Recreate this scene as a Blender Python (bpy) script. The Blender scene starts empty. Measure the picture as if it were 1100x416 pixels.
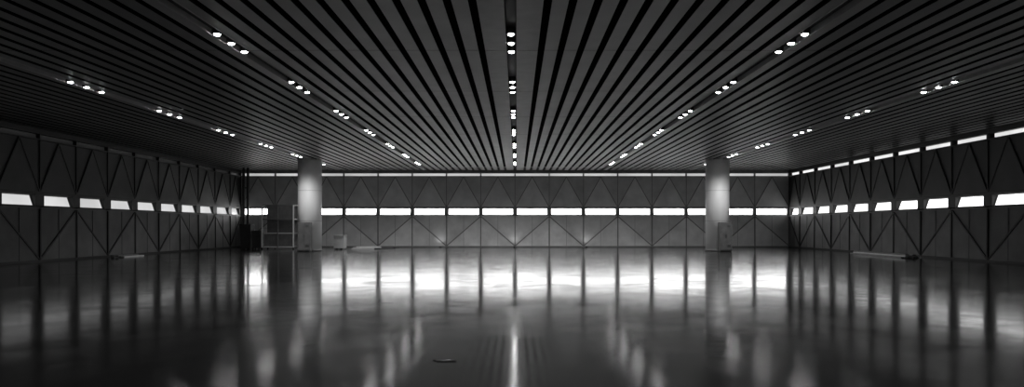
import bpy, math, random
from mathutils import Vector
random.seed(4)
S=bpy.context.scene
C=bpy.data.collections.new("hall"); S.collection.children.link(C)
try:
    S.view_settings.view_transform='Standard'
    S.view_settings.look='None'
except Exception as e: print(e)

# ------------------------------------------------ materials
def mat(name, col=.3, rough=.5, metal=0., em=0., noise=0., nscale=3., bump=0., bscale=8., spec=.5, stretch=(1,1,1)):
    m=bpy.data.materials.new(name); m.use_nodes=True
    nt=m.node_tree; b=nt.nodes['Principled BSDF']
    b.inputs['Base Color'].default_value=(col,col,col,1)
    b.inputs['Roughness'].default_value=rough
    b.inputs['Metallic'].default_value=metal
    b.inputs['Specular IOR Level'].default_value=spec
    if em>0:
        b.inputs['Emission Color'].default_value=(1,1,1,1)
        b.inputs['Emission Strength'].default_value=em
    tc=nt.nodes.new('ShaderNodeTexCoord'); mp=nt.nodes.new('ShaderNodeMapping')
    mp.inputs['Scale'].default_value=stretch
    nt.links.new(tc.outputs['Object'],mp.inputs['Vector'])
    if noise>0:
        n=nt.nodes.new('ShaderNodeTexNoise'); n.inputs['Scale'].default_value=nscale; n.inputs['Detail'].default_value=6
        r=nt.nodes.new('ShaderNodeMapRange')
        r.inputs['From Min'].default_value=.3; r.inputs['From Max'].default_value=.7
        r.inputs['To Min'].default_value=col*(1-noise); r.inputs['To Max'].default_value=col*(1+noise)
        nt.links.new(mp.outputs[0],n.inputs['Vector']); nt.links.new(n.outputs['Fac'],r.inputs['Value'])
        nt.links.new(r.outputs[0],b.inputs['Base Color'])
    if bump>0:
        n=nt.nodes.new('ShaderNodeTexNoise'); n.inputs['Scale'].default_value=bscale; n.inputs['Detail'].default_value=4
        bp=nt.nodes.new('ShaderNodeBump'); bp.inputs['Strength'].default_value=bump; bp.inputs['Distance'].default_value=.02
        nt.links.new(mp.outputs[0],n.inputs['Vector']); nt.links.new(n.outputs['Fac'],bp.inputs['Height'])
        nt.links.new(bp.outputs[0],b.inputs['Normal'])
    return m

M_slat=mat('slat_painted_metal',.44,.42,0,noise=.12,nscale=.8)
M_slatmid_dim=mat('slat_painted_metal_middle_dimmed',.22,.42,0,noise=.12,nscale=.8)  # toned down: light falloff towards the sides is put into the colour
M_slatout_dim=mat('slat_painted_metal_outer_dimmed',.07,.42,0,noise=.12,nscale=.8)  # darker still, vignette at the outer ceiling painted into the slats
M_track=mat('track_panel',.52,.45,noise=.08)
M_trackdark=mat('track_recess',.03,.6)
M_plenum=mat('plenum_black',.003,.9,spec=.02)
M_edge=mat('slat_edge_black',.006,.8,spec=.05)
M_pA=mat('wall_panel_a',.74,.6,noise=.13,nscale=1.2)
M_pB=mat('wall_panel_b_facet_shade',.60,.6,noise=.13,nscale=1.2)  # second tone paints in the shading of folded triangular facets
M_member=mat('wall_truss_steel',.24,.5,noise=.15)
M_sA=mat('side_panel_a_dimmed',.14,.6,noise=.25,nscale=1.)  # side wall dimness (vignette) is put into the panel colour
M_sB=mat('side_panel_b_dimmed',.11,.6,noise=.25,nscale=1.)  # dimmed likewise, plus painted facet shading
M_uA=mat('side_upper_panel_a_dimmed',.055,.6,noise=.25,nscale=1.)  # upper side walls: deeper dimness painted into the panels
M_uB=mat('side_upper_panel_b_dimmed',.04,.6,noise=.25,nscale=1.)
M_smem=mat('side_truss_steel_dimmed',.022,.5,spec=.3)  # steel colour darkened to carry the painted side wall dimness
M_frame=mat('window_frame',.06,.5)
M_col=mat('column_plaster',.9,.5,noise=.03,nscale=2.,stretch=(1,1,.3))
M_dark=mat('dark_paint',.03,.5,noise=.2)
M_mid=mat('grey_metal',.16,.45,noise=.2)
M_cage=mat('cage_steel',.16,.45,noise=.2)
M_light=mat('light_board',.6,.6,noise=.1)
M_wood=mat('dusty_timber',.2,.7,noise=.3,nscale=5,stretch=(1,1,1))
def glass(name,s): 
    m=bpy.data.materials.new(name); m.use_nodes=True; nt=m.node_tree; b=nt.nodes['Principled BSDF']
    b.inputs['Base Color'].default_value=(.05,.05,.05,1); b.inputs['Roughness'].default_value=.2
    b.inputs['Emission Color'].default_value=(1,1,1,1)
    tc=nt.nodes.new('ShaderNodeTexCoord'); n=nt.nodes.new('ShaderNodeTexNoise'); n.inputs['Scale'].default_value=.35; n.inputs['Detail'].default_value=3
    r=nt.nodes.new('ShaderNodeMapRange'); r.inputs['From Min'].default_value=.35; r.inputs['From Max'].default_value=.65
    r.inputs['To Min'].default_value=s*.85; r.inputs['To Max'].default_value=s*1.12
    nt.links.new(tc.outputs['Object'],n.inputs['Vector']); nt.links.new(n.outputs['Fac'],r.inputs['Value']); nt.links.new(r.outputs[0],b.inputs['Emission Strength'])
    return m
G_back=glass('daylit_glass_back',9.); G_left=glass('daylit_glass_left',.68); G_right=glass('daylit_glass_right',2.2)
G_cb=glass('clerestory_back',.55); G_cl=glass('clerestory_left',.01); G_cr=glass('clerestory_right',.9)
M_lamp=mat('lamp_lens',.9,.3,em=30.)

# ------------------------------------------------ mesh builder
class MB:
    def __init__(s): s.v=[];s.f=[];s.m=[];s.mats=[]
    def mi(s,m):
        if m not in s.mats: s.mats.append(m)
        return s.mats.index(m)
    def poly(s,pts,m):
        b=len(s.v); s.v+= [tuple(p) for p in pts]; s.f.append(tuple(range(b,b+len(pts)))); s.m.append(s.mi(m))
    def hexa(s,p,m,side=None): # 8 pts : 4 bottom, 4 top
        b=len(s.v); s.v+=[tuple(q) for q in p]
        for k,f in enumerate(((0,3,2,1),(4,5,6,7),(0,1,5,4),(1,2,6,5),(2,3,7,6),(3,0,4,7))):
            s.f.append(tuple(b+i for i in f)); s.m.append(s.mi(side if (side and k>0) else m))
    def box(s,x0,x1,y0,y1,z0,z1,m,T=None,side=None):
        p=[(x0,y0,z0),(x1,y0,z0),(x1,y1,z0),(x0,y1,z0),(x0,y0,z1),(x1,y0,z1),(x1,y1,z1),(x0,y1,z1)]
        if T: p=[T(*q) for q in p]
        s.hexa(p,m,side)
    def beam(s,a,b,w,m,w2=None,up=(0,0,1)):
        a=Vector(a);b=Vector(b);d=(b-a).normalized();u=Vector(up)
        if abs(d.dot(u))>.98:u=Vector((1,0,0))
        r=d.cross(u).normalized();q=r.cross(d).normalized();w2=w2 or w
        r*=w/2;q*=w2/2
        s.hexa([a-r-q,a+r-q,a+r+q,a-r+q,b-r-q,b+r-q,b+r+q,b-r+q],m)
    def cyl(s,c,r,z0,z1,n,m,r2=None,caps=True):
        r2=r if r2 is None else r2
        b=len(s.v)
        for k in range(n):
            a=2*math.pi*k/n; s.v.append((c[0]+r*math.cos(a),c[1]+r*math.sin(a),z0))
        for k in range(n):
            a=2*math.pi*k/n; s.v.append((c[0]+r2*math.cos(a),c[1]+r2*math.sin(a),z1))
        i=s.mi(m)
        for k in range(n):
            s.f.append((b+k,b+(k+1)%n,b+n+(k+1)%n,b+n+k)); s.m.append(i)
        if caps:
            s.f.append(tuple(b+k for k in reversed(range(n)))); s.m.append(i)
            s.f.append(tuple(b+n+k for k in range(n))); s.m.append(i)
    def obj(s,name,smooth=False,parent=None):
        me=bpy.data.meshes.new(name); me.from_pydata(s.v,[],s.f); 
        for m in s.mats: me.materials.append(m)
        me.polygons.foreach_set('material_index',s.m)
        if smooth:
            me.polygons.foreach_set('use_smooth',[len(f)<=4 for f in s.f])
        me.update(); o=bpy.data.objects.new(name,me); C.objects.link(o)
        if parent: o.parent=parent
        return o

W=21.6; YB=56.2; YF=-10.; H=6.05; BAY=2.7

# ------------------------------------------------ floor
def floor_mat():
    m=bpy.data.materials.new('polished_screed'); m.use_nodes=True; nt=m.node_tree; b=nt.nodes['Principled BSDF']; L=nt.links.new
    tc=nt.nodes.new('ShaderNodeTexCoord')
    def noise(scale,detail,st=(1,1,1),dist=0):
        mp=nt.nodes.new('ShaderNodeMapping'); mp.inputs['Scale'].default_value=st
        n=nt.nodes.new('ShaderNodeTexNoise'); n.inputs['Scale'].default_value=scale; n.inputs['Detail'].default_value=detail; n.inputs['Distortion'].default_value=dist
        L(tc.outputs['Object'],mp.inputs['Vector']); L(mp.outputs[0],n.inputs['Vector']); return n.outputs['Fac']
    def mr(src,a,c,lo,hi):
        r=nt.nodes.new('ShaderNodeMapRange'); r.inputs['From Min'].default_value=a; r.inputs['From Max'].default_value=c
        r.inputs['To Min'].default_value=lo; r.inputs['To Max'].default_value=hi; L(src,r.inputs['Value']); return r.outputs[0]
    n1=noise(.35,8,dist=.6)
    L(mr(n1,.3,.7,.003,.012),b.inputs['Base Color'])
    n2=noise(.6,9,dist=1.5)
    L(mr(n2,.35,.7,.10,.165),b.inputs['Roughness'])
    b.inputs['Specular IOR Level'].default_value=.75
    h1=noise(.3,3,dist=.5); h2=noise(1.3,8,dist=1.2)
    b1=nt.nodes.new('ShaderNodeBump'); b1.inputs['Strength'].default_value=.35; b1.inputs['Distance'].default_value=.015; L(h1,b1.inputs['Height'])
    b2=nt.nodes.new('ShaderNodeBump'); b2.inputs['Strength'].default_value=.35; b2.inputs['Distance'].default_value=.005; L(h2,b2.inputs['Height'])
    L(b1.outputs[0],b2.inputs['Normal']); L(b2.outputs[0],b.inputs['Normal'])
    return m
mb=MB(); mb.box(-W-.6,W+.6,YF-.3,YB+.6,-.3,0,floor_mat()); mb.obj('floor')

# ------------------------------------------------ ceiling
mb=MB()
mb.box(-W-.6,W+.6,YF-.3,YB+.6,H+.35,H+.55,M_plenum)
rows=[-13.5,-6.75,0,6.75,13.5]
half={0:.66,6.75:.45,13.5:.45}
seg=[]; y=YB-.45
while y>YF: seg.append((max(YF,y-5.4)+.012,y-.012)); y-=5.4
GAP=.17
def span(a,b,m):
    n=round((b-a-GAP)/.505); p=(b-a-GAP)/n
    for k in range(n):
        x0=a+GAP+k*p; x1=x0+p-GAP
        for (u,v) in seg: mb.box(x0,x1,u,v,H,H+.03,m,side=M_edge)
for sgn in (1,-1):
    for (a,b,m) in ((.66,6.3,M_slat),(7.2,13.05,M_slatmid_dim),(13.95,W-.05,M_slatout_dim)):  # slat colour steps down outwards as painted light falloff
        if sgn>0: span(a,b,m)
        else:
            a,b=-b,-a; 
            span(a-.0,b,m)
for r in rows:
    hw=half[abs(r)]; sw=.17 if r else .14
    for (u,v) in seg:
        mt=M_track if r==0 else (M_slat if abs(r)<10 else M_slatmid_dim)  # track colour follows the same painted falloff
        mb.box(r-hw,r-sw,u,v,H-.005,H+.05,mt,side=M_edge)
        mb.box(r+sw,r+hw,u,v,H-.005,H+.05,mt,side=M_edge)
        mb.box(r-sw,r+sw,u,v,H+.12,H+.15,M_trackdark)
        mb.box(r-sw-.0,r-sw+.015,u,v,H-.02,H+.12,M_track); mb.box(r+sw-.015,r+sw,u,v,H-.02,H+.12,M_track)
ceil=mb.obj('ceiling')

# ------------------------------------------------ downlights
mb=MB(); cn=0
lights_at=[]
ys=[17.2+5.4*k for k in range(-4,7)]
for r in rows:
    for yc in ys:
        if yc>YB-1 or yc<YF+1: continue
        for d in (-.82,0,.82):
            c=(r,yc+d)
            mb.cyl(c,.12,H-.02,H+.13,20,M_dark)      # housing
            zs=[(.075,H-.021),(.068,H-.038),(.045,H-.05),(.02,H-.055)]
            for (ra,za),(rb,zb) in zip(zs[:-1],zs[1:]): mb.cyl(c,ra,za,zb,16,M_lamp,r2=rb)
        lights_at.append((r,yc))
dl=mb.obj('ceiling_downlights',smooth=False)
for (r,yc) in lights_at:
    l=bpy.data.lights.new('downlight_beam','SPOT'); l.energy={0:450,6.75:250,13.5:60}[abs(r)]
    if yc>48: l.energy*=2.2
    elif 30<yc and abs(r)==6.75: l.energy=450
    if 36<yc<48 and abs(r)>10: l.energy=600
    if yc>48 and abs(r)>10: l.energy=300
    l.spot_size=math.radians(150); l.spot_blend=1.; l.shadow_soft_size=.15
    o=bpy.data.objects.new('downlight_beam',l); C.objects.link(o); o.location=(r,yc,H-.16); o.parent=dl

# ------------------------------------------------ walls
def make_wall(name,T,u0,u1,bounds,pA,pB,uA,uB,mem,G,GC,wn,cn,fl=1,cleg=.04,mw=.07):
    mb=MB(); D=.3
    B=lambda *a: mb.box(*a[:6],a[6],T)   # local: u, w(depth inward +), v
    # backing
    B(u0,u1,-D-.15,-D-.05,0,2.52,mem); B(u0,u1,-D-.15,-D-.05,3.08,H+.3,mem)
    B(u0,u1,-D-.05,.0,2.44,2.56,mem)   # sill
    B(u0,u1,-D-.05,-.02,3.06,3.16,mem) # head
    B(u0,u1,-D-.05,.06,0,.10,mem)      # base rail
    B(u0,u1,-.02,.05,2.44,2.50,pA)
    B(u0,u1,-.02,.05,3.12,3.2,mem)
    B(u0,u1,-.02,.05,5.55,5.62,mem)
    B(u0,u1,-D-.05,.02,5.84,H+.2,mem)
    cuts=[u0]+[b for b in bounds if u0<b<u1]+[u1]
    for i,(a,b) in enumerate(zip(cuts[:-1],cuts[1:])):
        c=(a+b)/2
        for (z0,z1,kk) in ((.10,2.44,0),(3.16,5.55,1)):
            def P(u,v,w=0.): return T(u,w,v)
            n=T(0,1,0)-T(0,0,0)
            if kk==0:
                if (i+fl)%2: A=[(a,z0),(b,z0),(b,z1)]; Bq=[(a,z0),(b,z1),(a,z1)]; dg=((a,z0),(b,z1))
                else: A=[(a,z0),(b,z0),(a,z1)]; Bq=[(b,z0),(b,z1),(a,z1)]; dg=((b,z0),(a,z1))
                mb.poly([P(*q) for q in A],pA); mb.poly([P(*q,-.02) for q in Bq],pB)
                mb.poly([P(a,z0,-.025),P(b,z0,-.025),P(b,z1,-.025),P(a,z1,-.025)],pB)
                mb.beam(P(*dg[0],.0),P(*dg[1],.0),.08,mem,.06,up=n)
                mb.beam(P(c,.1),P(c,2.44),.02,mem,.02,up=n)
            else:
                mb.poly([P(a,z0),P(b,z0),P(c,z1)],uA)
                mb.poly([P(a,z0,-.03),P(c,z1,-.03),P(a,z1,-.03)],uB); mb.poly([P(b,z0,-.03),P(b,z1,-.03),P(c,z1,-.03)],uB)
                mb.beam(P(a,z0,.0),P(c,z1,.0),.055,mem,.05,up=n); mb.beam(P(b,z0,.0),P(c,z1,.0),.055,mem,.05,up=n)
    for b in cuts:
        B(b-.04,b+.04,-.05,.05,0,2.5,mem)       # lower post
        B(b-mw,b+mw,-D-.05,.0,2.5,3.12,mem)     # mullion
        B(b-.02,b+.02,-.05,.02,3.12,5.6,mem)
        B(b-.05,b+.05,-D,.03,5.6,5.86,mem)
    mb.obj(name)
    # windows: glass leaning outward at the top, in frames
    g=MB(); fr=M_frame
    for a,b in zip(cuts[:-1],cuts[1:]):
        if b-a<.4: continue
        a2,b2=a+mw,b-mw
        g.poly([T(a2,-.10,2.54),T(b2,-.10,2.54),T(b2,-D+.02,3.08),T(a2,-D+.02,3.08)],G)
        for (w0,v0) in ((-.09,2.57),(-D+.03,3.05)):
            g.beam(T(a2,w0,v0),T(b2,w0,v0),.03,fr)
        g.beam(T(a2+.02,-.09,2.55),T(a2+.02,-D+.03,3.07),.04,fr); g.beam(T(b2-.02,-.09,2.55),T(b2-.02,-D+.03,3.07),.04,fr)
    g.obj(wn)
    g=MB()
    for a,b in zip(cuts[:-1],cuts[1:]):
        if b-a<.4: continue
        g.poly([T(a+cleg,-.15,5.63),T(b-cleg,-.15,5.63),T(b-cleg,-.15,5.83),T(a+cleg,-.15,5.83)],GC)
    g.obj(cn)
TB=lambda u,w,v: Vector((u,YB-w,v))
TL=lambda u,w,v: Vector((-W+w,u,v))
TR=lambda u,w,v: Vector((W-w,u,v))
make_wall('wall_back',TB,-W,W,[k*BAY for k in range(-8,9)],M_pA,M_pB,M_pA,M_pB,M_member,G_back,G_cb,'window_1','window_2',mw=.14)
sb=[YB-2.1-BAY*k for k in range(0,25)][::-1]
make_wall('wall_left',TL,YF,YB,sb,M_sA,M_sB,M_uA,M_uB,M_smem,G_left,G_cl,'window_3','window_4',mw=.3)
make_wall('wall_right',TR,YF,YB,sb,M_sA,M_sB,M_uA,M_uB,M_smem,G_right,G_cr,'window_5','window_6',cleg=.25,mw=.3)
mb=MB(); mb.box(-W,W,YF-.2,YF,0,H+.3,M_smem)
for k in range(-8,9): mb.box(k*BAY-.05,k*BAY+.05,YF,YF+.06,0,H,M_dark)
mb.obj('wall_front')

# ------------------------------------------------ columns
def column(x,y,r=.775):
    m=MB(); m.cyl((x,y),r,0.0,H+.1,64,M_col)
    m.cyl((x,y),r+.02,0,.12,64,M_mid); 
    for z in (2.0,4.0): m.cyl((x,y),r+.003,z,z+.012,64,M_mid,caps=False)
    return m.obj('round_column',smooth=True)
column(-13.65,47.5); column(13.5,47.5)
def cabinet(x,y):
    m=MB(); w=.4
    m.box(x-w,x+w,y-.2,y+.2,.06,1.9,M_mid); m.box(x-w+.03,x+w-.03,y-.17,y+.2,0,.06,M_dark)
    m.box(x-w+.04,x-.01,y-.225,y-.2,.12,1.84,M_mid); m.box(x+.01,x+w-.04,y-.225,y-.2,.12,1.84,M_mid)
    m.box(x-.05,x-.03,y-.26,y-.225,.9,1.1,M_dark); m.box(x+.03,x+.05,y-.26,y-.225,.9,1.1,M_dark)
    for z in (.3,.36,.42,1.6,1.66): m.box(x+.1,x+.3,y-.232,y-.225,z,z+.025,M_dark)
    return m.obj('electrical_cabinet')
cabinet(-13.65,46.45); cabinet(13.7,46.45)

# steel pipe column
m=MB()
for dx in (0,.32):
    m.cyl((-20.35+dx,53.5),.1,0,H,20,M_dark)
m.box(-20.55,-19.83,53.3,53.7,0,.05,M_dark)
for z in (1.5,3,4.5): m.box(-20.35,-20.03,53.47,53.53,z,z+.08,M_dark)
m.obj('steel_pipe_post')
# storage cage rack
m=MB(); x0,x1,y0,y1=-18.15,-15.9,51.2,52.4
for x in (x0,x1,(x0+x1)/2):
    for y in (y0,y1): m.beam((x,y,.12),(x,y,3.2),.08,M_light if (x!=(x0+x1)/2 and y==y0) else M_cage)
for z in (.16,1.15,2.15,3.16):
    m.beam((x0,y0,z),(x1,y0,z),.06,M_light if z<2 else M_cage); m.beam((x0,y1,z),(x1,y1,z),.07,M_cage)
    m.beam((x0,y0,z),(x0,y1,z),.07,M_cage); m.beam((x1,y0,z),(x1,y1,z),.07,M_cage)
m.box(x0+.04,x1-.04,y1-.05,y1-.02,.2,3.14,M_mid)
m.box(x0+.04,x1-.04,y0+.05,y1-.06,.2,.24,M_cage); m.box(x0+.04,x1-.04,y0+.05,y1-.06,2.16,2.2,M_cage)
m.box(x0+.1,x1-.1,y0+.1,y0+.14,.25,1.1,M_mid)
for k in range(1,24):
    x=x0+(x1-x0)*k/24; m.beam((x,y0,.2),(x,y0,3.14),.012,M_cage)
for z in (.5,.8,1.5,1.8,2.5,2.8): m.beam((x0,y0,z),(x1,y0,z),.015,M_cage)
for x in (x0,x1):
    for y in (y0,y1):
        m.cyl((x,y),.06,0,.12,12,M_dark)
m.obj('storage_cage')
# bins
def bin_(x,y,w,h,mt):
    m=MB(); p=[]
    for (z,k) in ((.08,.42),(h,.5)):
        p+=[(x-w*k,y-w*k,z),(x+w*k,y-w*k,z),(x+w*k,y+w*k,z),(x-w*k,y+w*k,z)]
    m.hexa(p,mt); m.box(x-w*.53,x+w*.53,y-w*.53,y+w*.53,h,h+.05,mt); m.box(x-w*.3,x+w*.3,y-w*.6,y-w*.53,h-.04,h+.02,M_dark)
    for sx in (-1,1):
        for sy in (-1,1): m.cyl((x+sx*w*.35,y+sy*w*.35),.05,0,.09,10,M_dark)
    return m.obj('wheeled_bin')
bin_(-19.45,51.8,.8,1.75,M_dark); bin_(-18.65,51.6,.6,1.3,M_dark)
# box, planks
m=MB(); m.box(-12.85,-12.1,50.6,51.3,.1,.98,M_light); m.box(-12.9,-12.05,50.55,51.35,.98,1.02,M_light)
for x in (-12.8,-12.5,-12.2): m.box(x,x+.1,50.6,51.3,0,.1,M_wood)
m.obj('crate_on_pallet')
def planks(cx,cy,l,n,ang,layers,mats,name='timber_stack'):
    m=MB(); ca,sa=math.cos(ang),math.sin(ang)
    for L in range(layers):
        for k in range(n-L):
            o=(k-(n-L)/2)*.2+random.uniform(-.03,.03); s=random.uniform(-.3,.3); z=L*.07
            T=lambda u,v,w: Vector((cx+u*ca-v*sa,cy+u*sa+v*ca,w))
            m.box(-l/2+s,l/2+s,o,o+.17,z,z+.06,random.choice(mats),T)
    return m.obj(name)
planks(-10.7,51.5,1.6,4,.1,3,[M_wood,M_light]); planks(-9.7,54.6,1.2,3,.0,2,[M_wood,M_mid])
planks(20.3,39.5,6.0,4,math.pi/2-.03,3,[M_mid,M_light]); planks(-20.7,38,2.0,3,math.pi/2,2,[M_mid,M_light])
# floor scrap near camera
m=MB()
cx,cy=-.72,8.55
for k in range(9):
    a=random.uniform(-.6,.6); l=random.uniform(.03,.09); ox,oy=random.uniform(-.11,.11),random.uniform(-.07,.07)
    m.beam((cx+ox-l*math.cos(a),cy+oy-l*math.sin(a),.005),(cx+ox+l*math.cos(a),cy+oy+l*math.sin(a),.008),.014,random.choice([M_dark,M_light,M_dark]),.008)
m.obj('floor_debris')
# small wall-foot uplights
m=MB(); ux=[-5.85,-.05,5.6]
for x in ux: m.cyl((x,YB-.45),.07,0,.10,16,M_dark); m.cyl((x,YB-.45),.05,.10,.11,16,M_light)
up=m.obj('wall_uplights')
for x in ux:
    l=bpy.data.lights.new('uplight_beam','SPOT'); l.energy=8; l.spot_size=math.radians(110); l.spot_blend=1; l.shadow_soft_size=.05
    o=bpy.data.objects.new('uplight_beam',l); C.objects.link(o); o.location=(x,YB-.45,.16); o.rotation_euler=(math.radians(160),0,0); o.parent=up

# ------------------------------------------------ world, camera
w=bpy.data.worlds.new('overcast'); S.world=w; w.use_nodes=True
w.node_tree.nodes['Background'].inputs[0].default_value=(.6,.6,.6,1); w.node_tree.nodes['Background'].inputs[1].default_value=.5
cam=bpy.data.cameras.new('camera'); co=bpy.data.objects.new('camera',cam); C.objects.link(co)
co.location=(.13,0,1.6); co.rotation_euler=(math.radians(90),0,0)
cam.sensor_width=36; cam.lens=766/1100*36; cam.shift_x=-5/1100; cam.shift_y=36/1100; cam.clip_end=300
S.camera=co
